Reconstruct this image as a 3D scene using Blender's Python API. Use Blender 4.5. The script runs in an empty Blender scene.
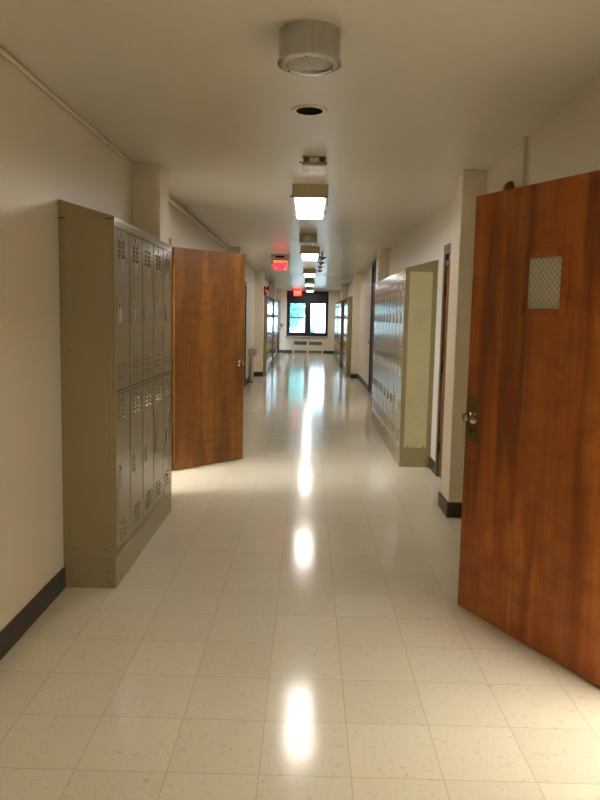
import bpy, bmesh, math, random
from mathutils import Vector, Matrix
random.seed(7)
SC = bpy.context.scene
COL = SC.collection
PI = math.pi

# ------------------------------------------------------------------ helpers
class MB:
    """collects boxes, lathes and tubes; build() links them as one mesh object"""
    def __init__(self):
        self.v = []; self.f = []; self.s = []
    def poly(self, pts, faces, smooth=False):
        b = len(self.v); self.v += [tuple(p) for p in pts]
        for f in faces:
            self.f.append(tuple(b + i for i in f)); self.s.append(smooth)
        return self
    def box(self, x0, x1, y0, y1, z0, z1):
        p = [(x, y, z) for z in (z0, z1) for y in (y0, y1) for x in (x0, x1)]
        return self.poly(p, [(0,2,3,1),(4,5,7,6),(0,1,5,4),(2,6,7,3),(0,4,6,2),(1,3,7,5)])
    def prism(self, prof, axis, a0, a1):
        """2D profile (counter-clockwise) extruded along an axis"""
        n = len(prof)
        def P(u, w, a):
            return {'x': (a, u, w), 'y': (u, a, w), 'z': (u, w, a)}[axis]
        pts = [P(u, w, a0) for u, w in prof] + [P(u, w, a1) for u, w in prof]
        fs = [tuple(range(n))[::-1], tuple(range(n, 2*n))]
        fs += [(i, (i+1) % n, n+(i+1) % n, n+i) for i in range(n)]
        return self.poly(pts, fs)
    def lathe(self, prof, c, axis, n=28, smooth=True):
        """profile of (radius, distance along axis) turned about an axis through c"""
        ax = Vector(axis).normalized()
        u = ax.orthogonal().normalized(); w = ax.cross(u); c = Vector(c)
        pts = []
        for r, h in prof:
            for k in range(n):
                a = 2*PI*k/n
                pts.append(c + ax*h + (u*math.cos(a) + w*math.sin(a))*max(r, 1e-5))
        fs = []
        for i in range(len(prof)-1):
            for k in range(n):
                k2 = (k+1) % n
                fs.append((i*n+k, i*n+k2, (i+1)*n+k2, (i+1)*n+k))
        return self.poly(pts, fs, smooth)
    def tube(self, path, r, n=10):
        pts = [Vector(p) for p in path]
        for i in range(len(pts)-1):
            d = pts[i+1]-pts[i]
            self.lathe([(0, 0), (r, 0), (r, d.length), (0, d.length)], pts[i], d, n)
        return self
    def build(self, name, m, parent=None, bevel=0, loc=None, rotz=0):
        me = bpy.data.meshes.new(name)
        me.from_pydata(self.v, [], self.f)
        for p, s in zip(me.polygons, self.s): p.use_smooth = s
        bm = bmesh.new(); bm.from_mesh(me)
        bmesh.ops.recalc_face_normals(bm, faces=bm.faces)
        bm.to_mesh(me); bm.free()
        if any(self.s):
            try: me.set_sharp_from_angle(angle=math.radians(40))
            except Exception: pass
        me.materials.append(m)
        o = bpy.data.objects.new(name, me); COL.objects.link(o)
        if parent: o.parent = parent
        if loc: o.location = loc
        o.rotation_euler.z = rotz
        if bevel:
            b = o.modifiers.new('bevel', 'BEVEL'); b.width = bevel; b.segments = 2
            b.limit_method = 'ANGLE'; b.angle_limit = math.radians(35)
        return o

def thing(name, label, cat, loc=(0, 0, 0), rotz=0, group=None, kind=None):
    o = bpy.data.objects.new(name, None); COL.objects.link(o)
    o.empty_display_size = .1
    o.location = loc; o.rotation_euler.z = rotz
    return tag(o, label, cat, group, kind)

def tag(o, label=None, cat=None, group=None, kind=None):
    if label: o['label'] = label
    if cat: o['category'] = cat
    if group: o['group'] = group
    if kind: o['kind'] = kind
    return o

def struct(name, mb, m, label, cat, bevel=0):
    return tag(mb.build(name, m, None, bevel), label, cat, None, 'structure')

def dup(root, loc, rotz, label, group=None):
    r = root.copy(); COL.objects.link(r); r.location = loc; r.rotation_euler.z = rotz
    r['label'] = label
    if group: r['group'] = group
    for ch in list(root.children):
        c = ch.copy(); COL.objects.link(c); c.parent = r
        for g in list(ch.children):
            d = g.copy(); COL.objects.link(d); d.parent = c
    return r

# ---------------------------------------------------------------- materials
def srgb(r, g, b):
    def f(c):
        c /= 255.0
        return c/12.92 if c <= .04045 else ((c+.055)/1.055)**2.4
    return (f(r), f(g), f(b), 1)

class NT:
    def __init__(self, name):
        self.m = bpy.data.materials.new(name); self.m.use_nodes = True
        self.t = self.m.node_tree; self.t.nodes.clear()
        self.out = self.n('ShaderNodeOutputMaterial')
    def n(self, typ, **kw):
        x = self.t.nodes.new(typ)
        for k, v in kw.items():
            if k in x.inputs: x.inputs[k].default_value = v
            else: setattr(x, k, v)
        return x
    def l(self, a, b): self.t.links.new(a, b)
    def math(self, op, a, b=None, c=None):
        x = self.n('ShaderNodeMath', operation=op)
        for i, v in enumerate((a, b, c)):
            if v is None: continue
            if isinstance(v, (int, float)): x.inputs[i].default_value = v
            else: self.l(v, x.inputs[i])
        return x.outputs[0]
    def mix(self, fac, a, b, blend='MIX'):
        x = self.n('ShaderNodeMix', data_type='RGBA', blend_type=blend)
        for i, v in ((0, fac), (6, a), (7, b)):
            if isinstance(v, (int, float)): x.inputs[i].default_value = v
            elif isinstance(v, tuple): x.inputs[i].default_value = v
            else: self.l(v, x.inputs[i])
        return x.outputs[2]
    def ramp(self, fac, stops):
        x = self.n('ShaderNodeValToRGB'); e = x.color_ramp.elements
        while len(e) < len(stops): e.new(.5)
        for el, (p, c) in zip(e, stops): el.position = p; el.color = c
        self.l(fac, x.inputs[0]); return x.outputs[0]
    def coord(self, scale=(1, 1, 1), rot=(0, 0, 0), loc=(0, 0, 0), world=False):
        mp = self.n('ShaderNodeMapping')
        if world: src = self.n('ShaderNodeNewGeometry').outputs['Position']
        else: src = self.n('ShaderNodeTexCoord').outputs['Object']
        self.l(src, mp.inputs[0])
        mp.inputs['Location'].default_value = loc
        mp.inputs['Rotation'].default_value = rot
        mp.inputs['Scale'].default_value = scale
        return mp.outputs[0]
    def noise(self, vec, scale, detail=3, rough=.5, dist=0):
        x = self.n('ShaderNodeTexNoise'); self.l(vec, x.inputs['Vector'])
        x.inputs['Scale'].default_value = scale; x.inputs['Detail'].default_value = detail
        x.inputs['Roughness'].default_value = rough; x.inputs['Distortion'].default_value = dist
        return x.outputs[0]
    def bump(self, h, strength, dist):
        x = self.n('ShaderNodeBump'); self.l(h, x.inputs['Height'])
        x.inputs['Strength'].default_value = strength; x.inputs['Distance'].default_value = dist
        return x.outputs[0]
    def bsdf(self, color, rough=.5, metal=0, spec=.5, normal=None, ior=1.5, coat=0, coatr=.1):
        b = self.n('ShaderNodeBsdfPrincipled')
        for k, v in (('Base Color', color), ('Roughness', rough), ('Metallic', metal), ('Specular IOR Level', spec), ('IOR', ior),
                     ('Coat Weight', coat), ('Coat Roughness', coatr)):
            if isinstance(v, (int, float, tuple)): b.inputs[k].default_value = v
            else: self.l(v, b.inputs[k])
        if normal is not None:
            self.l(normal, b.inputs['Normal'])
        self.l(b.outputs[0], self.out.inputs[0])
        return b

def simple(name, c, rough=.5, metal=0, var=.08, scale=9, spec=.5, bump=0):
    t = NT(name); v = t.coord()
    n = t.noise(v, scale, 4)
    col = t.mix(n, tuple(x*(1-var) for x in c[:3])+(1,), tuple(min(1, x*(1+var)) for x in c[:3])+(1,))
    nm = t.bump(t.noise(v, scale*6, 3), bump, .002) if bump else None
    t.bsdf(col, rough, metal, spec, nm)
    return t.m

def floor_mat():
    t = NT('vinyl_tile')
    p = t.n('ShaderNodeNewGeometry').outputs['Position']
    s = t.n('ShaderNodeSeparateXYZ'); t.l(p, s.inputs[0])
    T = .3048; seam = None; cells = []
    for ax, off in ((0, .175), (1, 2.12)):
        u = t.math('DIVIDE', t.math('SUBTRACT', s.outputs[ax], off), T)
        cells.append(t.math('FLOOR', u))
        fr = t.math('FRACT', u)
        d = t.math('MINIMUM', fr, t.math('SUBTRACT', 1.0, fr))
        ln = t.math('LESS_THAN', d, .0055)
        seam = ln if seam is None else t.math('MAXIMUM', seam, ln)
    cv = t.n('ShaderNodeCombineXYZ'); t.l(cells[0], cv.inputs[0]); t.l(cells[1], cv.inputs[1])
    wn = t.n('ShaderNodeTexWhiteNoise', noise_dimensions='2D'); t.l(cv.outputs[0], wn.inputs['Vector'])
    base = t.mix(wn.outputs['Value'], srgb(224, 216, 196), srgb(230, 223, 203))
    # vinyl flecks
    fl = t.noise(t.coord((1, 1, 1), world=True), 58, 2, .6, .8)
    base = t.mix(t.ramp(fl, [(.60, (0, 0, 0, 1)), (.70, (.36, .36, .36, 1))]), base, srgb(166, 146, 112))
    fl2 = t.noise(t.coord((1, 1, 1), world=True, loc=(4, 7, 0)), 70, 2, .6, .8)
    base = t.mix(t.ramp(fl2, [(.62, (0, 0, 0, 1)), (.7, (.45, .45, .45, 1))]), base, srgb(236, 228, 205))
    big = t.noise(t.coord(world=True), 1.3, 3)
    base = t.mix(t.math('MULTIPLY', big, .14), base, srgb(180, 164, 132))
    base = t.mix(t.math('MULTIPLY', seam, .36), base, srgb(126, 108, 78))
    wav = t.noise(t.coord(world=True), 7, 2)
    nm = t.bump(wav, .05, .01)
    rn = t.noise(t.coord(world=True, loc=(2, 3, 0)), 3, 3)
    rough = t.math('MULTIPLY_ADD', rn, .06, .10)
    t.bsdf(base, rough, 0, .40, nm, 1.5)
    return t.m

def paint_mat(name, c, rough, bump=.12, scale=3.0, spec=.5):
    t = NT(name)
    v = t.coord(world=True)
    n = t.noise(v, .8, 4)
    col = t.mix(n, tuple(x*.95 for x in c[:3])+(1,), tuple(min(1, x*1.03) for x in c[:3])+(1,))
    n2 = t.noise(v, scale, 4, .55); n3 = t.noise(v, 60, 2)
    h = t.math('ADD', t.math('MULTIPLY', n2, 1.0), t.math('MULTIPLY', n3, .08))
    t.bsdf(col, rough, 0, spec, t.bump(h, bump, .02))
    return t.m

def wood_mat(name, dark, mid, light, seed, sk=.75):
    t = NT(name)
    v = t.coord((1, 1, .10), loc=(seed, seed*.7, seed*.3))
    warp = t.noise(v, 3.2, 3, .5)
    fig = t.noise(t.coord((1, 1, .16), loc=(seed*2, 1, seed)), 3.6, 2, .5, .7)
    rings = t.math('PINGPONG', t.math('MULTIPLY', t.math('ADD', fig, t.math('MULTIPLY', warp, .25)), 5.0), 1.0)
    a = t.ramp(rings, [(0, mid), (.5, light), (1, mid)])
    base = t.mix(.5, t.ramp(fig, [(.34, dark), (.5, mid), (.64, light)]), a)
    stk = t.noise(t.coord((1, 1, .07), loc=(seed, 2, 5)), 7.0, 2, .5, .8)
    base = t.mix(t.ramp(stk, [(.50, (0, 0, 0, 1)), (.66, (sk, sk, sk, 1))]), base, dark)
    fine = t.noise(t.coord((1, 1, .02), loc=(seed, 0, 0)), 70, 3, .6)
    base = t.mix(t.ramp(fine, [(.40, (.22, .22, .22, 1)), (.60, (0, 0, 0, 1))]), base, dark)
    blot = t.noise(t.coord((1.3, 1.3, 2.2), loc=(seed, 3, 3)), 5.0, 4, .6)
    base = t.mix(t.ramp(blot, [(.46, (0, 0, 0, 1)), (.72, (.45, .45, .45, 1))]), base, dark)
    t.bsdf(base, .42, 0, .4, t.bump(fine, .05, .001))
    return t.m

def brushed_mat(name, c, rough=.32, scale=(160, 160, 1)):
    t = NT(name)
    n = t.noise(t.coord(scale), 1, 3)
    col = t.mix(n, tuple(x*.8 for x in c[:3])+(1,), tuple(min(1, x*1.15) for x in c[:3])+(1,))
    t.bsdf(col, rough, 1.0)
    return t.m

def emit_mat(name, c, s):
    t = NT(name)
    e = t.n('ShaderNodeEmission'); e.inputs[0].default_value = c; e.inputs[1].default_value = s
    t.l(e.outputs[0], t.out.inputs[0]); return t.m

def pane_mat(name, tint=(1, 1, 1, 1)):
    t = NT(name)
    tr = t.n('ShaderNodeBsdfTransparent'); tr.inputs[0].default_value = tint
    gl = t.n('ShaderNodeBsdfGlossy'); gl.inputs['Roughness'].default_value = .02
    fr = t.n('ShaderNodeFresnel'); fr.inputs[0].default_value = 1.45
    mx = t.n('ShaderNodeMixShader')
    t.l(fr.outputs[0], mx.inputs[0]); t.l(tr.outputs[0], mx.inputs[1]); t.l(gl.outputs[0], mx.inputs[2])
    t.l(mx.outputs[0], t.out.inputs[0]); return t.m

def wired_glass_mat():
    t = NT('wired_glass')
    s = t.n('ShaderNodeSeparateXYZ'); t.l(t.n('ShaderNodeTexCoord').outputs['Object'], s.inputs[0])
    wire = None
    for sg in (1, -1):
        u = t.math('MULTIPLY', t.math('ADD', s.outputs[0], t.math('MULTIPLY', s.outputs[2], sg*.9)), 1/.028)
        fr = t.math('FRACT', u)
        w = t.math('LESS_THAN', fr, .13)
        wire = w if wire is None else t.math('MAXIMUM', wire, w)
    tr = t.n('ShaderNodeBsdfTransparent'); tr.inputs[0].default_value = (.86, .87, .82, 1)
    df = t.n('ShaderNodeBsdfPrincipled'); df.inputs['Base Color'].default_value = srgb(236, 232, 218)
    df.inputs['Roughness'].default_value = .2
    m1 = t.n('ShaderNodeMixShader'); m1.inputs[0].default_value = .72
    t.l(tr.outputs[0], m1.inputs[1]); t.l(df.outputs[0], m1.inputs[2])
    wb = t.n('ShaderNodeBsdfPrincipled'); wb.inputs['Base Color'].default_value = srgb(150, 140, 108)
    wb.inputs['Metallic'].default_value = .6; wb.inputs['Roughness'].default_value = .45
    m2 = t.n('ShaderNodeMixShader')
    t.l(wire, m2.inputs[0]); t.l(m1.outputs[0], m2.inputs[1]); t.l(wb.outputs[0], m2.inputs[2])
    t.l(m2.outputs[0], t.out.inputs[0]); return t.m

def enamel_mat(name, c, rough=.3):
    t = NT(name)
    v = t.coord()
    n = t.noise(v, 3, 4); col = t.mix(n, tuple(x*.92 for x in c[:3])+(1,), tuple(x*1.06 for x in c[:3])+(1,))
    sc = t.noise(t.coord((1, 1, 1), loc=(3, 1, 2)), 26, 3, .7)
    col = t.mix(t.ramp(sc, [(.68, (0, 0, 0, 1)), (.76, (.35, .35, .35, 1))]), col, tuple(x*.6 for x in c[:3])+(1,))
    t.bsdf(col, rough, 0, .6, t.bump(t.noise(v, 2.2, 2), .08, .02))
    return t.m

M = {}
M['floor'] = floor_mat()
M['wall'] = paint_mat('wall_paint', srgb(222, 213, 196), .38, .16, 3.0)
M['ceiling'] = paint_mat('ceiling_paint', srgb(226, 222, 213), .26, .10, 1.6)
M['column'] = paint_mat('column_paint', srgb(230, 221, 203), .42, .12, 3.0)
M['base'] = simple('baseboard_rubber', srgb(58, 52, 46), .45)
M['locker'] = enamel_mat('locker_enamel', srgb(146, 131, 92), .34)
M['locker_door'] = enamel_mat('locker_door_enamel', srgb(134, 119, 84), .18)
M['locker_gap'] = simple('locker_shadow_gap', srgb(40, 34, 22), .6)
M['cream_panel'] = simple('cream_panel', srgb(184, 176, 134), .5)
M['dark_plate'] = simple('dark_number_plate', srgb(52, 46, 36), .4)
M['chrome'] = brushed_mat('chrome', srgb(214, 208, 196), .16, (20, 20, 20))
M['steel'] = brushed_mat('brushed_steel', srgb(184, 184, 182), .22, (40, 40, 1))
M['dark_steel'] = simple('dark_grey_steel', srgb(96, 94, 92), .4, .4)
M['pull_metal'] = simple('bright_pull_metal', srgb(200, 194, 178), .35, .35)
M['brass'] = simple('aged_brass', srgb(112, 96, 48), .42, .7, .15)
M['wood_red'] = wood_mat('door_veneer_red', srgb(104, 50, 20), srgb(172, 92, 36), srgb(206, 126, 54), 3.3)
M['wood_brown'] = wood_mat('door_veneer_brown', srgb(78, 44, 16), srgb(122, 75, 28), srgb(148, 97, 40), 8.7, .3)
M['wood_edge'] = simple('door_edge_wood', srgb(96, 58, 30), .5)
M['frame'] = simple('brown_frame_paint', srgb(96, 76, 56), .42)
M['dark_frame'] = simple('dark_brown_frame', srgb(52, 40, 34), .42)
M['window_frame'] = simple('black_window_frame', srgb(34, 32, 38), .4)
M['shade'] = simple('dark_window_board', srgb(36, 35, 44), .5)
M['hinge'] = simple('hinge_metal', srgb(70, 54, 38), .35, .6)
M['fixture'] = simple('fixture_metal', srgb(196, 180, 146), .35)
M['lamp'] = emit_mat('lit_lens', (1, .96, .91, 1), 13)
M['lamp_warm'] = emit_mat('lit_warm_lens', (1, .93, .81, 1), 42)
M['black'] = simple('black_recess_shade', srgb(9, 8, 8), .9, spec=.05)  # shade inside unmodelled recesses, put into the colour
M['glass'] = pane_mat('window_glass', (.95, .97, .97, 1))
M['wired'] = wired_glass_mat()
M['white'] = simple('white_enamel', srgb(222, 214, 198), .35)
M['grey'] = simple('grey_metal', srgb(160, 152, 142), .4, .3)
M['red'] = simple('red_plastic', srgb(176, 28, 24), .35)
M['redbrown'] = simple('red_brown_bell', srgb(112, 50, 30), .35)
M['exit_red'] = emit_mat('exit_red', (1, .02, .06, 1), 2.0)
M['exit_orange'] = emit_mat('exit_orange', (1, .22, .07, 1), 1.7)
M['exit_dim'] = emit_mat('exit_red_face', (1, .03, .05, 1), 1.3)
M['sign'] = simple('sign_housing', srgb(186, 170, 150), .4)
M['vent'] = simple('vent_grille', srgb(120, 112, 100), .5)
M['clear'] = simple('milky_lens', srgb(214, 206, 190), .25)
M['fount'] = simple('fountain_enamel', srgb(186, 176, 152), .3)
M['room'] = simple('classroom_paint', srgb(225, 220, 205), .6, 0, .03, 1)
M['bark'] = simple('bark', srgb(96, 78, 62), .8)
M['leaf'] = simple('leaf_green', srgb(118, 186, 176), .6, 0, .45, 3)
M['grass'] = simple('paving', srgb(176, 170, 158), .9, 0, .2, 2)
M['led'] = simple('red_lens', srgb(190, 40, 30), .3)

# ------------------------------------------------------------------ setting
H = 2.592; XL = -1.31; XR = 1.28; YE = 28.25; YB = -9.0; TH = .16
struct('floor', MB().box(XL-TH, XR+TH, YB, YE+.25, -.12, 0), M['floor'], 'cream vinyl tile floor of the corridor', 'floor')
struct('ceiling', MB().box(XL-TH, XR+TH, YB, YE+.25, H, H+.12), M['ceiling'], 'glossy painted corridor ceiling', 'ceiling')

def side_wall(x0, x1, openings):
    m = MB(); y = YB
    for a, b, z in openings:
        m.box(x0, x1, y, a, 0, H); m.box(x0, x1, a, b, z, H); y = b
    m.box(x0, x1, y, YE+.25, 0, H)
    return m
OPL = [(5.56, 6.50, 2.16), (13.55, 14.50, 2.16), (26.86, 27.80, 2.16)]
OPR = [(1.74, 2.68, 2.16), (5.59, 6.55, 2.16), (12.85, 13.98, 2.56)]
struct('wall_left', side_wall(XL-TH, XL, OPL), M['wall'], 'left corridor wall in cream paint', 'wall')
struct('wall_right', side_wall(XR, XR+TH, OPR), M['wall'], 'right corridor wall in cream paint', 'wall')
struct('wall_back', MB().box(XL, XR, YB-.15, YB, 0, H), M['wall'], 'corridor wall behind the viewer', 'wall')
WX0, WX1, WZ0, WZ1 = -.87, .825, .70, 2.535
struct('wall_end', MB().box(XL, WX0, YE, YE+.25, 0, H).box(WX1, XR, YE, YE+.25, 0, H).box(WX0, WX1, YE, YE+.25, 0, WZ0)
       .box(WX0, WX1, YE, YE+.25, WZ1, H), M['wall'], 'pale end wall of the corridor around the window', 'wall')

COLY = (5.155, 11.14, 16.98, 22.88)
names = ('nearest', 'second nearest', 'third nearest', 'farthest')
for i, y in enumerate(COLY):
    struct('wall_column', MB().box(XL, -1.105, y, y+.32, 0, H), M['column'], names[i]+' cream column on the left wall', 'column', .006)
    struct('wall_column', MB().box(1.105, XR, y, y+.32, 0, H), M['column'], names[i]+' cream column on the right wall', 'column', .006)
# ceiling joint strip across the corridor
struct('trim_1', MB().box(XL, XR, 18.05, 18.10, H-.006, H), M['column'], 'thin joint strip across the far ceiling', 'trim')

# baseboards (left, right, end): run along walls and around the columns
BH = .115; BT = .012
def skirting(side):
    m = MB(); s = 1 if side == 'l' else -1; xw = XL if side == 'l' else XR
    ops = OPL if side == 'l' else OPR
    skip = [(a-.05, b+.05) for a, b, z in ops]
    lock = [(3.62, 5.155), (17.30, 20.0), (20.72, 24.9)] if side == 'l' else [(6.90, 9.96), (17.30, 19.0), (20.6, 25.4)]
    cuts = sorted(skip + lock + [(y, y+.32) for y in COLY])
    y = YB
    for a, b in cuts:
        if a > y: m.box(min(xw, xw+s*BT), max(xw, xw+s*BT), y, a, 0, BH)
        y = max(y, b)
    m.box(min(xw, xw+s*BT), max(xw, xw+s*BT), y, YE, 0, BH)
    for y in COLY:
        xc = -1.105 if side == 'l' else 1.105
        m.box(min(xc, xc+s*BT), max(xc, xc+s*BT), y-BT, y+.32+BT, 0, BH)
        if side == 'r' or y > 6:
            m.box(min(xw, xc), max(xw, xc), y-BT, y, 0, BH)
        m.box(min(xw, xc), max(xw, xc), y+.32, y+.32+BT, 0, BH)
    return m
struct('baseboard_left', skirting('l'), M['base'], 'dark rubber baseboard along the left wall', 'baseboard')
struct('baseboard_right', skirting('r'), M['base'], 'dark rubber baseboard along the right wall', 'baseboard')
struct('baseboard_end', MB().box(XL, -.62, YE-BT, YE, 0, .12).box(.66, XR, YE-BT, YE, 0, .12), M['base'], 'dark baseboard along the end wall', 'baseboard')

# pipe runs under the ceiling edge (left)
def conduit_run(name, x, z, y0, y1, r, label, step=1.5):
    t = thing(name, label, 'pipe', (x, y0, z))
    MB().tube([(0, 0, 0), (0, y1-y0, 0)], r).build('tube', M['column'], t)
    y = step*.5
    while y < y1-y0-.1:
        MB().lathe([(0, 0), (r*1.5, 0), (r*1.5, .05), (0, .05)], (0, y, 0), (0, 1, 0), 12).build('coupling', M['column'], t)
        y += step
    return t
conduit_run('conduit', XL+.014, H-.016, -1.0, 5.125, .012, 'thin painted conduit along the ceiling edge above the near left lockers', 2.2)
conduit_run('conduit', XL+.02, H-.05, 5.46, 11.11, .016, 'thin painted conduit along the ceiling edge above the left open door', 1.3)
conduit_run('conduit', XL+.02, H-.05, 11.45, 16.97, .016, 'thin painted conduit along the left ceiling edge past the second column', 1.3)

# ------------------------------------------------------------------- window
w = thing('window_1', 'black framed window in two halves at the end of the corridor', 'window', (0, YE, 0), kind='structure')
wf = MB()
FT0, FT1 = .02, .12
wf.box(WX0, -.765, FT0, FT1, WZ0, WZ1).box(.735, WX1, FT0, FT1, WZ0, WZ1)
wf.box(-.765, .735, FT0, FT1, WZ0, .815).box(-.765, .735, FT0, FT1, 2.075, WZ1)
wf.box(-.10, .085, FT0, FT1, .815, 2.075)
wf.build('window_frame', M['window_frame'], w, .006)
MB().box(WX0+.02, WX1-.02, -.012, .018, 2.13, WZ1-.01).build('header_board', M['shade'], w)
for x0, x1 in ((-.765, -.10), (.085, .735)):
    s = MB(); e = .028
    for z0, z1, yy in ((.815, 1.475, .045), (1.44, 2.075, .075)):
        s.box(x0, x0+e, yy, yy+.028, z0, z1).box(x1-e, x1, yy, yy+.028, z0, z1)
        s.box(x0+e, x1-e, yy, yy+.028, z0, z0+e+.01).box(x0+e, x1-e, yy, yy+.028, z1-e-.01, z1)
    so = s.build('sash', M['window_frame'], w)
    MB().box(x0+.02, x1-.02, .056, .060, .83, 1.46).box(x0+.02, x1-.02, .086, .090, 1.455, 2.06).build('pane', M['glass'], so)
MB().box(WX0-.05, WX1+.03, -.05, .02, WZ0-.07, WZ0-.02).build('window_sill', M['grey'], w, .004)

# convector under the window
cv = thing('convector_heater', 'white convector cabinet with four grilles below the end window', 'heater', (0, YE, 0))
MB().box(-.60, .64, -.13, -.001, 0, .54).build('cabinet', M['white'], cv, .006)
for x0, x1 in ((-.545, -.03), (.06, .585)):
    for z0, z1 in ((.35, .49), (.02, .12)):
        g = MB().box(x0, x1, -.136, -.13, z0, z1)
        n = 7 if z0 > .2 else 5
        for k in range(n):
            z = z0 + (k+.5)*(z1-z0)/n
            g.prism([(-.144, z-.008), (-.136, z-.002), (-.136, z+.006), (-.144, z)], 'x', x0, x1)
        g.build('grille', M['vent'], cv)

# ------------------------------------------------------ lockers
LW = .3045; LD = .292; LH = 2.0; LBK = 2.08; KB = .17
def louver(m, u, z, x, w=.030, h=.011):
    m.prism([(x-.002, z-h), (x+.008, z-h*.6), (x+.0075, z-h*.2), (x-.002, z+h)], 'y', u-w/2, u+w/2)

def door_mesh(z0, z1, upper):
    """door local: u 0..LW along +Y, face at x = LD"""
    g = .007
    d = MB().box(LD-.016, LD, g, LW-g, z0, z1)
    c = LW*.5
    if upper:
        for k in range(4):
            for du in (-.045, .035): louver(d, c+du-.01, z1-.065-.026*k, LD, .042)
        for k in range(3):
            for du in (-.045, .035): louver(d, c+du-.01, z0+.07+.035*k, LD, .042, .007)
    else:
        for k in range(4):
            for du in (-.045, .035): louver(d, c+du-.01, z1-.065-.026*k, LD, .042, .008)
        for k in range(4):
            for du in (-.045, .035): louver(d, c+du-.01, z0+.06+.03*k, LD, .042, .007)
    return d

def handle_mesh(z):
    u0 = .062
    m = MB()
    m.box(LD-.001, LD+.004, u0, u0+.006, z-.055, z+.055).box(LD-.001, LD+.004, u0+.036, u0+.042, z-.055, z+.055)
    m.box(LD-.001, LD+.004, u0+.006, u0+.036, z-.055, z-.049).box(LD-.001, LD+.004, u0+.006, u0+.036, z+.049, z+.055)
    m.box(LD-.0005, LD+.010, u0+.018, u0+.034, z-.048, z+.018)
    return m
def recess_mesh(z):
    return MB().box(LD-.001, LD+.0012, .068, .098, z-.049, z+.018)
def slot_mesh(z):
    return MB().box(LD-.001, LD+.0012, .068, .098, z+.018, z+.049)
def number_mesh(z1):
    return MB().box(LD-.001, LD+.0025, LW*.5-.016, LW*.5+.014, z1-.042, z1-.016)
def holder_mesh(z):
    c = LW*.5+.005; m = MB()
    m.box(LD-.001, LD+.003, c-.022, c-.017, z-.026, z+.026).box(LD-.001, LD+.003, c+.017, c+.022, z-.026, z+.026)
    m.box(LD-.001, LD+.003, c-.017, c+.017, z-.026, z-.021).box(LD-.001, LD+.003, c-.017, c+.017, z+.021, z+.026)
    return m

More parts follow.
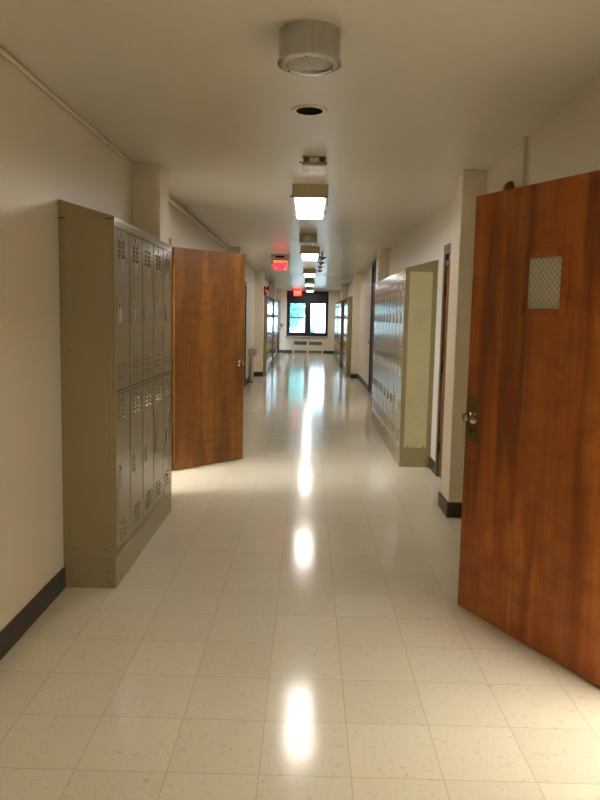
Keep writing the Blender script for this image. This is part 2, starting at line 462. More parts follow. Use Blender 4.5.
UP = (1.085, 1.952); LO = (.195, 1.062)
proto_parts = None
def locker_bank(n, loc, rotz, label, near_panel=None, full=True):
    """row of two-tier lockers along local +Y, fronts towards local +X, back on x = 0; near_panel = local y end that carries the cream panel"""
    global proto_parts
    L = n*LW
    t = thing('locker_bank', label, 'lockers', loc, rotz, 'banks of two-tier lockers along the corridor')
    D = LD-.016
    b = MB().prism([(.002, KB), (D, KB), (D, LH), (.002, LBK)], 'y', .012, L-.012)
    for ya, yb in ((0, .012), (L-.012, L)):
        b.prism([(.002, KB), (LD, KB), (LD, LH-.001), (.002, LBK-.001)], 'y', ya, yb)
    b.build('body', M['locker'], t)
    MB().box(D, LD, .012, L-.012, UP[1]+.004, LH-.001).build('head_rail', M['locker_door'], t)
    MB().box(D, LD, .012, L-.012, LO[1]+.004, UP[0]-.004).build('middle_rail', M['locker_door'], t)
    MB().box(D, LD, .012, L-.012, KB, LO[0]-.004).build('bottom_rail', M['locker_door'], t)
    MB().box(D-.001, D+.002, .012, L-.012, LO[0]-.004, UP[1]+.004).build('door_gap_shade', M['locker_gap'], t)  # dark sheet behind the doors, its colour carries the shade of the gaps
    k = MB().box(.002, LD-.004, -.004, L+.004, 0, KB)
    k.box(LD-.004, LD-.0035, .02, L-.02, .004, KB-.006)
    k.build('plinth', M['locker'], t, .003)
    # top cover with the sloping edge
    MB().prism([(.002, LBK), (LD+.001, LH-.001), (LD+.001, LH+.004), (.002, LBK+.006)], 'y', -.003, L+.003).build('sloping_top', M['locker'], t)
    if near_panel is not None:
        s = -1 if near_panel == 0 else 1
        ye = 0 if near_panel == 0 else L
        y0, y1 = sorted((ye, ye+s*.004))
        if near_panel == 0:     # plain end with lips and screws
            MB().box(.035, LD-.02, y0, y1, KB+.03, LH-.012).build('end_panel', M['locker'], t, .0015)
            for x, z in ((.06, KB+.05), (LD-.06, KB+.05), (.05, .09), (LD-.05, .09), (LD-.04, .04), (.05, 1.3)):
                MB().lathe([(0, 0), (.005, 0), (.004, .003), (0, .004)], (x, ye+s*.003, z), (0, s, 0), 10).build('screw', M['dark_plate'], t)
            for xa, xb in ((.003, .035), (LD-.045, LD)):
                MB().box(xa, xb, y0-.002, y1, LH-.012, LH-.006).build('corner_bracket', M['locker_gap'], t)
        else:                   # cream inset end with rivets
            MB().box(.02, LD-.045, y0, y1, KB+.03, LH-.03).build('end_panel', M['cream_panel'], t, .0015)
            for z in (.45, .62, .80, 1.0, 1.2, 1.48, 1.58, 1.72):
                for x in (.05, .12, .20):
                    if (int(z*100)+int(x*100)) % 3 == 0: continue
                    MB().lathe([(0, -.001), (.0045, 0), (.0035, .002), (0, .0025)], (x, ye+s*.004, z), (0, s, 0), 8).build('rivet', M['vent'], t)
            MB().prism([(-.0295, .002), (.0015, .002), (.0015, LBK), (-.0295, LBK+.012)], 'y', .004, L-.004).build('wall_flange', M['locker'], t)
            for x in (.05, .21): MB().box(x-.006, x+.006, y0, y1+.006, KB+.03, KB+.05).build('clip', M['vent'], t)
    if proto_parts is None:
        proto_parts = {}
        for nm, (z0, z1), hz in (('up', UP, 1.51), ('lo', LO, .62)):
            d = door_mesh(z0, z1, nm == 'up').build('door', M['locker_door'], t, .005)
            h = handle_mesh(hz).build('handle', M['pull_metal'], d)
            r = recess_mesh(hz).build('handle_recess', M['grey'], d)
            r2 = slot_mesh(hz).build('handle_slot_shade', M['black'], d)  # flat black plate painting the shaded upper part of the handle pocket
            q = number_mesh(z1).build('number_plate', M['dark_plate'], d)
            subs = [h, r, q, r2]
            if nm == 'up':
                subs.append(holder_mesh(z1-.185).build('label_holder', M['pull_metal'], d))
            proto_parts[nm] = (d, subs)
        start = 1
    else:
        start = 0
    for k in range(start, n):
        for nm in ('up', 'lo'):
            d0, subs = proto_parts[nm]
            d = d0.copy(); COL.objects.link(d); d.parent = t; d.location = (0, k*LW, 0); d.rotation_euler.z = math.radians(random.uniform(-.3, .3)) if rotz else 0
            if full:
                for s0 in subs:
                    s1 = s0.copy(); COL.objects.link(s1); s1.parent = d
            else:
                s1 = subs[0].copy(); COL.objects.link(s1); s1.parent = d
    return t

locker_bank(5, (XL, 3.628, 0), 0, 'nearest bank of olive lockers on the left, in front of the open brown door', 0)
locker_bank(10, (XR-.030, 6.91+10*LW, 0), PI, 'bank of shiny lockers with a cream end panel on the right wall', 10)
locker_bank(8, (XL, 17.32, 0), 0, 'far left lockers just behind the third column under the red alarm horn', 0, False)
locker_bank(7, (XL, 20.74, 0), 0, 'farthest bank of lockers on the left near the end window', 0, False)
locker_bank(5, (XR, 17.32+5*LW, 0), PI, 'far right lockers just behind the third right column', 0, False)
locker_bank(7, (XR, 20.70+7*LW, 0), PI, 'second farthest bank of lockers on the right beyond a gap', 0, False)
locker_bank(7, (XR, 23.22+7*LW, 0), PI, 'farthest bank of lockers on the right towards the end window', 0, False)

# ------------------------------------------------------ open doors
def knob_mb(x, z, face, s):
    """door knob on the face y = face, pointing s along y"""
    m = MB()
    m.lathe([(0, 0), (.032, 0), (.032, .006), (.014, .012), (.011, .03), (.013, .036), (.025, .042), (.028, .052), (.025, .064), (.012, .068), (0, .0685)],
            (x, face, z), (0, s, 0), 24)
    return m

def leaf(name, label, hinge, free, wood, lite, zt):
    hx, hy = hinge; fx, fy = free
    w_ = math.hypot(fx-hx, fy-hy); a = math.atan2(fy-hy, fx-hx)
    t = thing(name, label, 'door', (hx, hy, 0), a, 'open wooden classroom doors', 'thing')
    T = .044; z0 = .008
    return t, w_, T, z0

# right door: local x from hinge to free edge; the seen face looks back to the camera (local +y side)
t, W_, T, z0 = leaf('wooden_door', 'large reddish wooden door with a small wired-glass window, open at the right', (1.250, 2.690), (.824, 3.508), 'wood_red', True, 2.118)
RT = 2.118
lx0, lx1, lz0, lz1 = .345, .562, 1.556, 1.792
sl = MB().box(0, lx0, -T, 0, z0, RT).box(lx1, W_, -T, 0, z0, RT).box(lx0, lx1, -T, 0, z0, lz0).box(lx0, lx1, -T, 0, lz1, RT)
sl.build('slab', M['wood_red'], t)
fw = .032
for y0, y1 in ((-.001, .010), (-T-.010, -T+.001)):
    f = MB().box(lx0-fw, lx0+.004, y0, y1, lz0-fw, lz1+fw).box(lx1-.004, lx1+fw+.012, y0, y1, lz0-fw, lz1+fw)
    f.box(lx0+.004, lx1-.004, y0, y1, lz0-fw, lz0+.004).box(lx0+.004, lx1-.004, y0, y1, lz1-.004, lz1+fw)
    fo = f.build('window_frame', M['wood_red'], t, .003)
    yy = y1 if y1 > 0 else y0; s = 1 if y1 > 0 else -1
    for x, z in ((lx0+.03, lz1+.016), (lx1-.04, lz1+.016), (lx0+.03, lz0-.016), (lx1-.04, lz0-.016), (lx0-.016, lz0+.04), (lx0-.016, lz1-.04), (lx1+.016, lz0+.04), (lx1+.016, lz1-.04)):
        MB().lathe([(0, -.001), (.0035, -.001), (.003, .0012), (0, .0015)], (x, yy, z), (0, s, 0), 8).build('screw', M['dark_plate'], fo)
MB().box(lx0, lx1, -T*.5-.003, -T*.5+.003, lz0, lz1).build('window_glass', M['wired'], t)
for y0, y1, s in ((0, .003, 1), (-T-.003, -T, -1)):
    face = .003 if s > 0 else -T-.003
    p = MB().box(W_-.090, W_-.002, y0, y1, .890, 1.125).build('lock_plate', M['brass'], t, .001)
    for z in (.905, 1.11):
        for x in (W_-.078, W_-.014): MB().lathe([(0, -.001), (.004, -.001), (.003, .0015), (0, .002)], (x, face, z), (0, s, 0), 8).build('screw', M['hinge'], p)
    MB().lathe([(0, -.001), (.011, -.001), (.011, .004), (.006, .005), (0, .005)], (W_-.046, face, .945), (0, s, 0), 14).build('keyhole_cover', M['hinge'], p)
    knob_mb(W_-.062, 1.016, face, s).build('knob', M['chrome'], t)
MB().box(W_-.001, W_+.0015, -T*.5-.012, -T*.5+.012, .96, 1.07).build('latch_face', M['brass'], t)
def hinge_mb(x, y, z, h=.11):
    m = MB().lathe([(0, -.006), (.005, -.004), (.008, 0), (.008, h), (.005, h+.004), (0, h+.006)], (x, y, z-h/2), (0, 0, 1), 12)
    return m
for z in (.25, 1.06, 1.86): hinge_mb(-.006, -T-.002, z).build('hinge', M['hinge'], t)

# left door (plain): the seen face is local -y, looking back to the camera
t, W_, T, z0 = leaf('wooden_door', 'plain brown wooden door with a chrome knob, standing open behind the left lockers', (-1.255, 6.478), (-.655, 7.112), 'wood_brown', False, 2.125)
MB().box(0, W_, 0, T, z0, 2.125).build('slab', M['wood_brown'], t)
for s, face in ((-1, 0), (1, T)):
    MB().lathe([(0, 0), (.034, 0), (.034, .005), (.02, .008), (0, .008)], (W_-.068, face, 1.012), (0, s, 0), 24).build('rose', M['brass'], t)
    knob_mb(W_-.068, 1.012, face+s*.004, s).build('knob', M['chrome'], t)
MB().box(W_-.001, W_+.0015, T*.5-.012, T*.5+.012, .96, 1.07).build('latch_face', M['brass'], t)
for z in (.25, 1.06, 1.86): hinge_mb(-.006, T+.002, z).build('hinge', M['hinge'], t)

# door frames and the closed doors
def door_frame(name, side, y0, y1, zt, m, label, stop=True):
    """steel frame lining an opening in a side wall, with a face trim"""
    xw = XL if side == 'l' else XR; s = 1 if side == 'l' else -1
    a, b = sorted((xw+s*.014, xw-s*TH))
    c, d = sorted((xw+s*.014, xw-s*.001))
    f = MB().box(a, b, y0+.001, y0+.035, 0, zt-.001).box(a, b, y1-.035, y1-.001, 0, zt-.001).box(a, b, y0+.035, y1-.035, zt-.045, zt-.001)
    f.box(c, d, y0-.045, y0+.001, 0, zt+.045).box(c, d, y1-.001, y1+.045, 0, zt+.045).box(c, d, y0+.001, y1-.001, zt-.001, zt+.045)
    return tag(f.build(name, m, None, .003), label, 'door frame', None, 'structure')
door_frame('trim_2', 'l', 5.56, 6.50, 2.16, M['frame'], 'frame of the left doorway behind the open brown door')
door_frame('trim_3', 'r', 1.74, 2.68, 2.16, M['frame'], 'frame of the right doorway beside the open reddish door')

def closed_door(name, side, y0, y1, zt, wood, fm, label, transom=None, hinge_far=True, zdoor=None):
    xw = XL if side == 'l' else XR; s = 1 if side == 'l' else -1
    t = thing(name, label, 'door', (xw, y0, 0), 0, None, 'structure')
    w_ = y1-y0; zd = zdoor or zt-.05
    def bx(m, a, b, u0, u1, z0, z1):
        p, q = sorted((s*a, s*b)); return m.box(p, q, u0, u1, z0, z1)
    f = MB()
    for u0, u1, za, zb in ((.001, .035, 0, zt-.001), (w_-.035, w_-.001, 0, zt-.001), (.035, w_-.035, zt-.045, zt-.001)): bx(f, .014, -TH, u0, u1, za, zb)
    for u0, u1, za, zb in ((-.045, .001, 0, min(zt+.045, H-.002)), (w_-.001, w_+.045, 0, min(zt+.045, H-.002)), (.001, w_-.001, zt-.001, min(zt+.045, H-.002))): bx(f, .014, .0005, u0, u1, za, zb)
    if zd < zt-.06: bx(f, .008, -TH, .035, w_-.035, zd, zd+.05)
    f.build('door_frame', fm, t, .003)
    d = bx(MB(), -.005, -.048, .037, w_-.037, .008, zd-.002).build('leaf', wood, t)
    hy = w_-.036 if hinge_far else .036
    for z in (.28, 1.06, 1.78):
        hm = MB().lathe([(0, -.008), (.006, -.006), (.010, 0), (.010, .11), (.006, .116), (0, .118)], (s*.006, hy, z-.055), (0, 0, 1), 12)
        bx(hm, .0145, -.004, hy-.024, hy+.024, z-.05, z+.05)
        hm.build('hinge', M['hinge'], t)
    ky = .10 if hinge_far else w_-.10
    MB().lathe([(0, 0), (.03, 0), (.03, .006), (.012, .012), (.011, .03), (.026, .042), (.026, .056), (.012, .064), (0, .065)], (-s*.005, ky, 1.01), (s, 0, 0), 20).build('knob', M['chrome'], t)
    if transom:
        p = bx(MB(), -.02, -.03, .035, w_-.035, zd+.05, zt-.045).build('transom_pane', transom, t)
        if zt-zd > .3:
            bars = MB()
            for k in range(1, 3):
                zz = zd+.05+(zt-.045-zd-.05)*k/3
                bx(bars, -.005, -.0195, .035, w_-.035, zz-.012, zz+.012)
            for k in range(1, 3):
                uu = .035+(w_-.07)*k/3
                bx(bars, -.005, -.0195, uu-.012, uu+.012, zd+.05, zt-.045)
            bars.build('transom_bars', fm, t)
    return t
closed_door('door_1', 'r', 5.60, 6.54, 2.15, M['wood_brown'], M['frame'], 'closed brown door with dark hinges between the right column and lockers', M['grey'], True, 2.0)
closed_door('door_2', 'r', 12.86, 13.97, 2.55, M['wood_edge'], M['dark_frame'], 'dark framed door with a transom beyond the shiny right lockers', M['redbrown'], False, 2.14)
closed_door('door_3', 'l', 13.57, 14.49, 2.15, M['wood_brown'], M['dark_frame'], 'dark framed door on the left wall before the drinking fountain')

# slightly open dark door by the end wall
e0, e1 = (XL+.02, 26.90), (-1.13, 27.74)
t = thing('dark_door', 'dark brown door standing slightly ajar at the far left end of the corridor', 'door', (e0[0], e0[1], 0), math.atan2(e1[1]-e0[1], e1[0]-e0[0]), None, 'thing')
We = math.hypot(e1[0]-e0[0], e1[1]-e0[1])
MB().box(0, We, 0, .044, .008, 2.11).build('slab', M['dark_frame'], t)
knob_mb(We-.07, 1.0, 0, -1).build('knob', M['chrome'], t)
door_frame('trim_4', 'l', 26.86, 27.80, 2.16, M['dark_frame'], 'dark frame of the far left doorway by the end wall')

# ------------------------------------------------------ ceiling fixtures
def light_box(x, y, label, lens='lamp', z=H):
    t = thing('ceiling_light', label, 'ceiling light', (x, y, z), 0, 'lit rectangular ceiling lights along the corridor')
    MB().prism([(-.15, -.112), (.15, -.112), (.15, 0), (-.15, 0)], 'y', 0, 1.22).build('housing', M['fixture'], t, .004)
    MB().box(-.124, .124, .008, 1.20, -.1165, -.1115).build('lens', M[lens], t)
    for yy in (.02, 1.16): MB().box(-.165, -.1495, yy, yy+.03, -.105, -.088).build('latch', M['grey'], t)
    for yy in (.35, .85): MB().box(.1495, .158, yy, yy+.05, -.12, -.07).build('latch', M['grey'], t)
    return t
LP = [(-.004, 5.80, 'nearest lit ceiling light box'), (.01, 10.92, 'second lit ceiling light box, behind the second metal drum'), (.02, 15.95, 'third lit ceiling light box down the corridor'),
      (.03, 21.1, 'fourth lit ceiling light box, next to last before the window'), (.05, 26.3, 'farthest lit ceiling light box close to the end window')]
lb = light_box(*LP[0])
for x, y, lab in LP[1:]: dup(lb, (x, y, H), 0, lab)
lw = light_box(-.02, -4.7, 'lit ceiling light box well behind the spot the photo was taken from', 'lamp_warm')

def drum(x, y, label):
    t = thing('ceiling_drum_light', label, 'ceiling light', (x, y, H), 0, 'unlit round metal drum lights on the ceiling')
    R_ = .119; h = .106
    MB().lathe([(R_-.004, 0), (R_, 0), (R_, -h), (R_+.004, -h-.002), (R_+.005, -h-.012), (R_-.006, -h-.016), (R_-.027, -h-.016), (R_-.029, -h-.012), (R_-.029, -h+.02)], (0, 0, 0), (0, 0, 1), 48).build('shell', M['steel'], t)
    MB().lathe([(0, -h-.018), (.03, -h-.017), (.06, -h-.014), (R_-.029, -h-.010), (R_-.029, -h+.01), (0, -h+.01)], (0, 0, 0), (0, 0, 1), 40).build('lens', M['clear_lens'], t)
    for k in range(3):
        a = 2*PI*k/3+.4
        MB().lathe([(0, -h-.015), (.004, -h-.015), (.0035, -h-.019), (0, -h-.0195)], ((R_-.02)*math.cos(a), (R_-.02)*math.sin(a), 0), (0, 0, 1), 8).build('screw', M['dark_plate'], t)
    return t
def lens_mat():
    t = NT('prismatic_lens')
    v = t.n('ShaderNodeTexVoronoi'); t.l(t.coord(), v.inputs['Vector']); v.inputs['Scale'].default_value = 130
    t.bsdf(srgb(172, 164, 142), .25, .3, .6, t.bump(v.outputs[0], .6, .004)); return t.m
M['clear_lens'] = lens_mat()
d0 = drum(-.016, 2.77, 'nearest unlit metal drum light at the top of the corridor')
for x, y, lab in ((-.02, 9.27, 'second metal drum light, just before the second lit box'), (.01, 19.7, 'third metal drum light, before the fourth lit box'), (.03, 25.0, 'farthest small metal drum light, before the last lit box')):
    dup(d0, (x, y, H), 0, lab)

t = thing('recessed_downlight', 'dark recessed ceiling can with a pale ring between drum and light box', 'ceiling light', (-.016, 3.76, H))
MB().lathe([(.070, 0), (.072, -.008), (.088, -.010), (.096, -.003), (.096, 0)], (0, 0, 0), (0, 0, 1), 40).build('trim_ring', M['white'], t)
MB().lathe([(.0705, -.0075), (.05, -.006), (0, -.0055)], (0, 0, 0), (0, 0, 1), 40).build('opening', M['black'], t)  # black disc under the closed ceiling paints the shade inside the can

t = thing('emergency_light', 'small grey emergency fixture in front of the nearest light box', 'emergency light', (.02, 4.87, H))
MB().box(-.085, .085, -.05, .07, -.008, 0).build('mount_plate', M['grey'], t, .002)
MB().box(-.028, .024, -.058, .02, -.034, -.008).build('center_box', M['white'], t, .003)
for s in (-1, 1):
    MB().lathe([(0, 0), (.019, 0), (.019, .028), (.012, .034), (0, .034)], (s*.055, -.058, -.021), (0, 1, 0), 16).build('lamp_head', M['dark_steel'], t)
MB().box(-.088, .088, -.05, .10, -.052, -.034).build('tray', M['grey'], t, .003)
MB().box(-.082, .076, -.045, .19, -.060, -.052).build('lens', M['clear'], t, .002)
MB().lathe([(0, 0), (.006, 0), (.006, .012), (0, .012)], (-.09, -.05, -.04), (-1, 0, 0), 8).build('knob', M['dark_plate'], t)

# exit signs: housing, slot, letters as relief
FONT = {'E': ['###', '#..', '##.', '#..', '###'], 'X': ['#.#', '#.#', '.#.', '#.#', '#.#'], 'I': ['#', '#', '#', '#', '#'], 'T': ['###', '.#.', '.#.', '.#.', '.#.'],
        'N': ['#..#', '##.#', '#.##', '#..#', '#..#'], 'O': ['###', '#.#', '#.#', '#.#', '###'], 'R': ['###', '#.#', '##.', '#.#', '#.#'], 'H': ['#.#', '#.#', '###', '#.#', '#.#']}
def stroke(m, p, q, wdt, y0, y1):
    (x0, z0), (x1, z1) = p, q
    d = Vector((x1-x0, z1-z0)); n = Vector((-d.y, d.x)).normalized()*wdt/2
    m.prism([(x0-n.x, z0-n.y), (x1-n.x, z1-n.y), (x1+n.x, z1+n.y), (x0+n.x, z0+n.y)], 'y', y0, y1)
def letters(text, x0, x1, z0, z1, wdt, y0, y1):
    """raised sign letters out of strokes"""
    wd = {'I': .25, 'N': 1, 'O': 1, 'R': 1, 'T': 1, 'H': 1, 'E': .9, 'X': 1}
    gap = .28; tot = sum(wd[c] for c in text)+gap*(len(text)-1); u = (x1-x0)/tot; m = MB(); x = x0
    for c in text:
        a, b = x, x+wd[c]*u; zc = (z0+z1)/2; h = wdt/2
        if c == 'E':
            m.box(a, a+wdt, y0, y1, z0, z1); m.box(a+wdt, b, y0, y1, z0, z0+wdt); m.box(a+wdt, b, y0, y1, z1-wdt, z1); m.box(a+wdt, b-wdt*.4, y0, y1, zc-h, zc+h)
        elif c == 'X':
            stroke(m, (a+h, z0), (b-h, z1), wdt, y0, y1); stroke(m, (a+h, z1), (b-h, z0), wdt, y0, y1+.0004)
        elif c == 'I': m.box((a+b)/2-h, (a+b)/2+h, y0, y1, z0, z1)
        elif c == 'T':
            m.box(a, b, y0, y1, z1-wdt, z1); m.box((a+b)/2-h, (a+b)/2+h, y0, y1, z0, z1-wdt)
        elif c == 'N':
            m.box(a, a+wdt, y0, y1, z0, z1); m.box(b-wdt, b, y0, y1, z0, z1); stroke(m, (a+h, z1), (b-h, z0), wdt, y0, y1+.0004)
        elif c == 'O':
            m.box(a, a+wdt, y0, y1, z0, z1); m.box(b-wdt, b, y0, y1, z0, z1); m.box(a+wdt, b-wdt, y0, y1, z0, z0+wdt); m.box(a+wdt, b-wdt, y0, y1, z1-wdt, z1)
        elif c == 'R':
            m.box(a, a+wdt, y0, y1, z0, z1); m.box(b-wdt, b, y0, y1, zc, z1); m.box(a+wdt, b-wdt, y0, y1, z1-wdt, z1); m.box(a+wdt, b-wdt, y0, y1, zc-h, zc+h)
            stroke(m, (a+wdt*1.2, zc), (b-h, z0), wdt, y0, y1)
        elif c == 'H':
            m.box(a, a+wdt, y0, y1, z0, z1); m.box(b-wdt, b, y0, y1, z0, z1); m.box(a+wdt, b-wdt, y0, y1, zc-h, zc+h)
        x = b+gap*u
    return m
t = thing('exit_sign', 'red lit exit sign with an arrow hanging from the ceiling, nearer of the two', 'exit sign', (-.51, 12.4, H))
MB().box(-.165, .165, -.045, .045, -.295, -.10).build('housing', M['sign'], t, .005)
MB().box(-.165, .165, -.065, .055, -.10, -.0).build('canopy', M['sign'], t, .004)
MB().box(-.085, .075, -.068, -.064, -.058, -.028).build('slot', M['black'], t)
letters('NORTH', -.12, .13, -.143, -.112, .0095, -.0495, -.044).build('direction_letters', M['exit_orange'], t)
letters('EXIT', -.112, .125, -.268, -.158, .021, -.0495, -.044).build('exit_letters', M['exit_red'], t)
MB().prism([(-.152, -.212), (-.122, -.178), (-.122, -.246)], 'y', -.0495, -.044).build('arrow', M['exit_red'], t)

t = thing('exit_sign', 'small red lit exit sign on the dark board over the end window', 'exit sign', (-.435, YE-.30, H))
MB().box(-.165, .165, -.04, .04, -.255, -.012).build('housing', M['exit_dim'], t, .005)
MB().box(-.165, .165, -.042, .042, -.285, -.255).build('base_strip', M['sign'], t, .003)
MB().box(-.06, .06, -.03, .03, -.012, 0).build('canopy', M['sign'], t)
letters('EXIT', -.135, .135, -.21, -.07, .034, -.045, -.039).build('exit_letters', M['white_lit'] if 'white_lit' in M else M['exit_orange'], t)

# row of four small ceiling hangers
def hanger(x, y, label):
    t = thing('ceiling_hanger', label, 'hanger', (x, y, H), 0, 'row of small grey hangers on the ceiling')
    MB().lathe([(0, 0), (.03, 0), (.03, -.012), (.011, -.016), (.011, -.07), (0, -.07)], (0, 0, 0), (0, 0, 1), 16).build('stem', M['grey'], t)
    MB().box(-.062, .062, -.03, .03, -.098, -.068).build('crossbar', M['grey'], t, .006)
    MB().box(-.03, .03, -.02, .02, -.12, -.098).build('foot', M['dark_steel'], t, .004)
    return t
h0 = hanger(.225, 11.9, 'nearest of four grey ceiling hangers')
for x, y, lab in ((.225, 13.0, 'second of four grey ceiling hangers'), (.225, 14.1, 'third of four grey ceiling hangers'), (.235, 15.2, 'farthest of four grey ceiling hangers')):
    dup(h0, (x, y, H), 0, lab)
t = thing('smoke_detector', 'small white smoke detector on the ceiling in front of the end window', 'smoke detector', (.40, 27.3, H))
MB().lathe([(.055, 0), (.055, -.018), (.045, -.035), (0, -.037)], (0, 0, 0), (0, 0, 1), 24).build('body', M['white'], t)
MB().lathe([(.02, -.036), (.02, -.05), (0, -.052)], (0, 0, 0), (0, 0, 1), 16).build('sensor_cap', M['grey'], t)

for x, y, lab in ((2.3, .6, 'classroom ceiling light box just inside the right doorway'), (2.3, 2.4, 'classroom ceiling light box beside the right doorway'), (3.9, .6, 'classroom ceiling light box deeper behind the right doorway'),
                  (3.9, 2.4, 'classroom ceiling light box deepest behind the right doorway'), (-2.4, 4.35, 'added unseen light box just behind the left doorway'), (-3.2, 4.35, 'second added unseen light box behind the left doorway'), (-4.0, 4.35, 'third added unseen light box behind the left doorway'), (-4.8, 4.35, 'deepest added unseen light box behind the left doorway')):
    dup(lw, (x, y, 2.9), 0, lab, 'classroom ceiling lights behind the doorways')  # unseen fixtures; the left row is added to brighten the doorway floor
# ------------------------------------------------------ wall devices
t = thing('wall_mounted_horn', 'red fire alarm horn on the side of the far left column', 'fire alarm', (-1.105, 17.12, 2.15))
MB().box(.0005, .045, -.07, .07, -.06, .08).build('back_box', M['red'], t, .006)
MB().lathe([(.02, .045), (.035, .07), (.062, .12), (.064, .125), (.05, .12), (.02, .08), (0, .075)], (0, 0, .03), (1, 0, 0), 24).build('horn', M['red'], t)
MB().box(.0005, .075, -.045, .045, -.14, -.065).build('strobe', M['led'], t, .008)
t = thing('wall_mounted_pull_station', 'small red fire pull station on the end wall beside the dark door', 'fire alarm', (-1.07, YE, 1.13))
MB().box(-.05, .05, -.045, -.001, -.065, .065).build('body', M['red'], t, .005)
MB().box(-.036, .036, -.058, -.045, -.012, .012).build('pull_bar', M['white'], t, .003)

t = thing('drinking_fountain', 'pale drinking fountain on a pedestal against the left wall', 'drinking fountain', (XL, 15.5, 0))
MB().prism([(.014, .02), (.085, .02), (.085, .66), (.014, .66)], 'y', -.12, .12).build('pedestal', M['fount'], t, .006)
MB().prism([(.002, .60), (.13, .60), (.165, .66), (.165, .745), (.002, .76)], 'y', -.19, .19).build('basin', M['fount'], t, .01)
MB().lathe([(0, .002), (.055, .002), (.06, 0), (.065, -.002)], (.09, 0, .756), (0, 0, 1), 24).build('bowl', M['steel'], t)
MB().tube([(.09, -.13, .74), (.09, -.13, .79), (.09, -.09, .80)], .009).build('spout', M['chrome'], t)
MB().box(.0, .10, -.13, .13, 0, .02).build('foot', M['base'], t)

t = thing('wall_bell', 'reddish brown alarm bell on the right wall above the open door', 'bell', (XR, 4.46, 2.305))
MB().lathe([(0, -.001), (.035, -.001), (.035, -.018), (0, -.018)], (0, 0, 0), (1, 0, 0), 20).build('bracket', M['grey'], t)
MB().lathe([(.076, -.018), (.077, -.026), (.071, -.044), (.055, -.058), (.02, -.064), (0, -.065)], (0, 0, 0), (1, 0, 0), 32).build('gong', M['redbrown'], t)
t = thing('wall_conduit', 'vertical painted conduit on the right wall above the open door', 'pipe', (XR-.018, 4.22, 2.2))
MB().tube([(0, 0, .02), (0, 0, H-2.2)], .0125).build('tube', M['column'], t)
MB().box(-.030, .018, -.05, .05, -.08, .03).build('junction_box', M['column'], t, .004)
MB().lathe([(.012, .11), (.02, .095), (.036, .03), (.036, .025)], (-.004, 0, 0), (0, 0, 1), 14).build('boot', M['column'], t)

# ------------------------------------------------------ side rooms and outdoors
def side_room(name, x_in, x_out, y0, y1, wy0, wy1, wz0, wz1, lab, fl):
    m = MB(); a, b = sorted((x_in, x_out)); Hr = 2.9
    m.box(a, b, y0-.12, y0, 0, Hr).box(a, b, y1, y1+.12, 0, Hr)
    c, d = (x_out-.2, x_out) if x_out < x_in else (x_out, x_out+.2)
    m.box(c, d, y0-.12, wy0, 0, Hr).box(c, d, wy1, y1+.12, 0, Hr).box(c, d, wy0, wy1, 0, wz0).box(c, d, wy0, wy1, wz1, Hr)
    m.box(a-.2, b+.2, y0-.12, y1+.12, Hr, Hr+.1)
    struct('wall_room_'+name, m, M['room'], lab, 'wall')
    struct('floor_room_'+name, MB().box(a-.2 if x_out < x_in else a, b if x_out < x_in else b+.2, y0-.12, y1+.12, -.12, -.0), M['floor'], fl, 'floor')
    # daylight portal at the window opening
    L = bpy.data.lights.new('daylight_portal', 'AREA'); L.shape = 'RECTANGLE'
    L.size = wz1-wz0; L.size_y = wy1-wy0
    L.cycles.is_portal = True
    o = bpy.data.objects.new('daylight_portal', L); COL.objects.link(o)
    o.location = (x_out, (wy0+wy1)/2, (wz0+wz1)/2)
    o.rotation_euler = (0, -PI/2 if x_out > x_in else PI/2, 0)
    if x_out > x_in: o.rotation_euler = (0, PI/2, 0)
    else: o.rotation_euler = (0, -PI/2, 0)
side_room('left', XL-TH, -6.2, 3.0, 9.0, 3.2, 5.7, .6, 2.75, 'classroom walls behind the left doorway', 'classroom floor behind the left doorway')
side_room('right', XR+TH, 6.0, -2.2, 4.4, -1.9, -.7, .9, 2.4, 'classroom walls behind the right doorway', 'classroom floor behind the right doorway')

def portal(loc, rot, sx, sy):
    L = bpy.data.lights.new('daylight_portal', 'AREA'); L.shape = 'RECTANGLE'; L.size = sx; L.size_y = sy
    L.cycles.is_portal = True
    o = bpy.data.objects.new('daylight_portal', L); COL.objects.link(o); o.location = loc; o.rotation_euler = rot
portal((-.02, YE+.2, 1.45), (-PI/2, 0, 0), 1.5, 1.26)

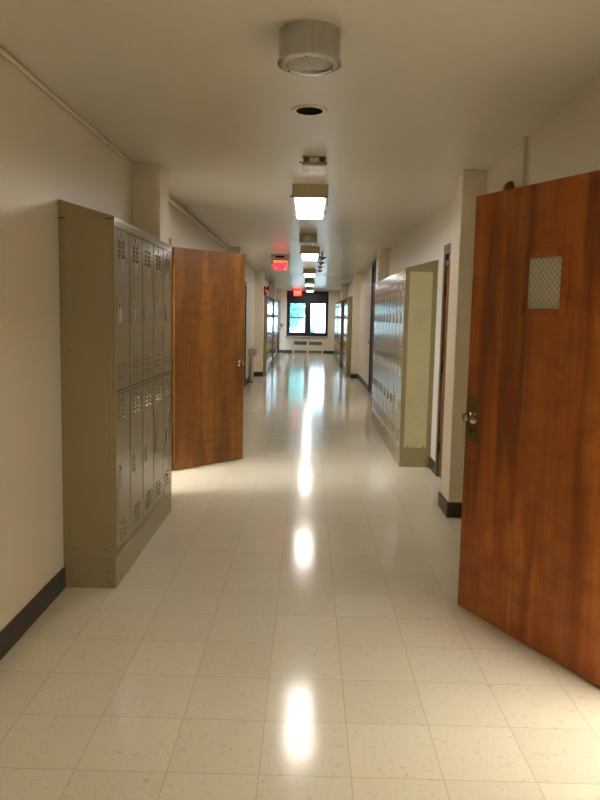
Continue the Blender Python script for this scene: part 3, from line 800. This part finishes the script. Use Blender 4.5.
struct('ground', MB().box(-40, 40, -20, 70, -.6, -.35), M['grass'], 'pale paving outside the building', 'ground')
def tree(x, y, h, r, n, label):
    t = thing('tree', label, 'tree', (x, y, -.35), 0, 'trees outside the end window')
    tr = MB(); tr.lathe([(.16, 0), (.12, h*.4), (.07, h*.8), (0, h*.95)], (0, 0, 0), (0, 0, 1), 12)
    for k in range(7):
        a = k*2.4; z = h*(.3+.08*k)
        tr.tube([(0, 0, z), (math.cos(a)*r*.45, math.sin(a)*r*.45, z+r*.3), (math.cos(a)*r*.8, math.sin(a)*r*.8, z+r*.45)], .035, 8)
    tr.build('trunk', M['bark'], t)
    c = MB()
    for k in range(n):
        d = Vector((random.gauss(0, 1), random.gauss(0, 1), random.gauss(0, 1))).normalized()
        rr = r*(random.random()**.45)
        p = Vector((d.x*rr, d.y*rr, h*.62+d.z*rr*1.15*h/(2.6*r)))
        u = Vector((random.gauss(0, 1), random.gauss(0, 1), random.gauss(0, 1))).normalized()
        v = u.orthogonal().normalized(); s = random.uniform(.05, .11)
        c.poly([p-u*s, p+v*s*.5, p+u*s, p-v*s*.5], [(0, 1, 2, 3)])
    tag(c.build('foliage', M['leaf'], t), None, None, None, None)['kind'] = 'stuff'
tree(-1.75, 35.5, 4.3, 1.72, 16000, 'leafy green tree seen through the left half of the end window')
tree(.15, 38.0, 1.35, .28, 420, 'low green shrub tree seen low in the right half of the window')

# ------------------------------------------------------------------- light
wd = bpy.data.worlds.new('daylight'); SC.world = wd; wd.use_nodes = True
bg = wd.node_tree.nodes['Background']
bg.inputs[0].default_value = (.60, .80, 1.0, 1); bg.inputs[1].default_value = 6.5

# ------------------------------------------------------------------ camera
cam = bpy.data.cameras.new('camera'); co = bpy.data.objects.new('camera', cam); COL.objects.link(co)
r = Vector((.999704, .01316, .020456)); d = Vector((.021718, -.10426, -.994313)); f = Vector((-.010952, .994463, -.104515))
R3 = Matrix((r, -d, -f)).transposed()
co.matrix_world = Matrix.Translation((0, 0, 1.507)) @ R3.to_4x4()
cam.sensor_fit = 'VERTICAL'; cam.sensor_height = 36; cam.lens = 687.0*36/800; cam.shift_y = -11.5/800; cam.shift_x = 1.1/800
cam.clip_start = .02; cam.clip_end = 300
SC.camera = co

vs = SC.view_settings
vs.view_transform = 'Standard'; vs.look = 'None'; vs.gamma = 1; vs.use_curve_mapping = False; vs.exposure = 0.78
SC.cycles.use_denoising = True
SC.cycles.max_bounces = 12; SC.cycles.diffuse_bounces = 7; SC.cycles.glossy_bounces = 6; SC.cycles.transparent_max_bounces = 12
SC.cycles.caustics_reflective = False; SC.cycles.caustics_refractive = False
SC.cycles.sample_clamp_indirect = 6
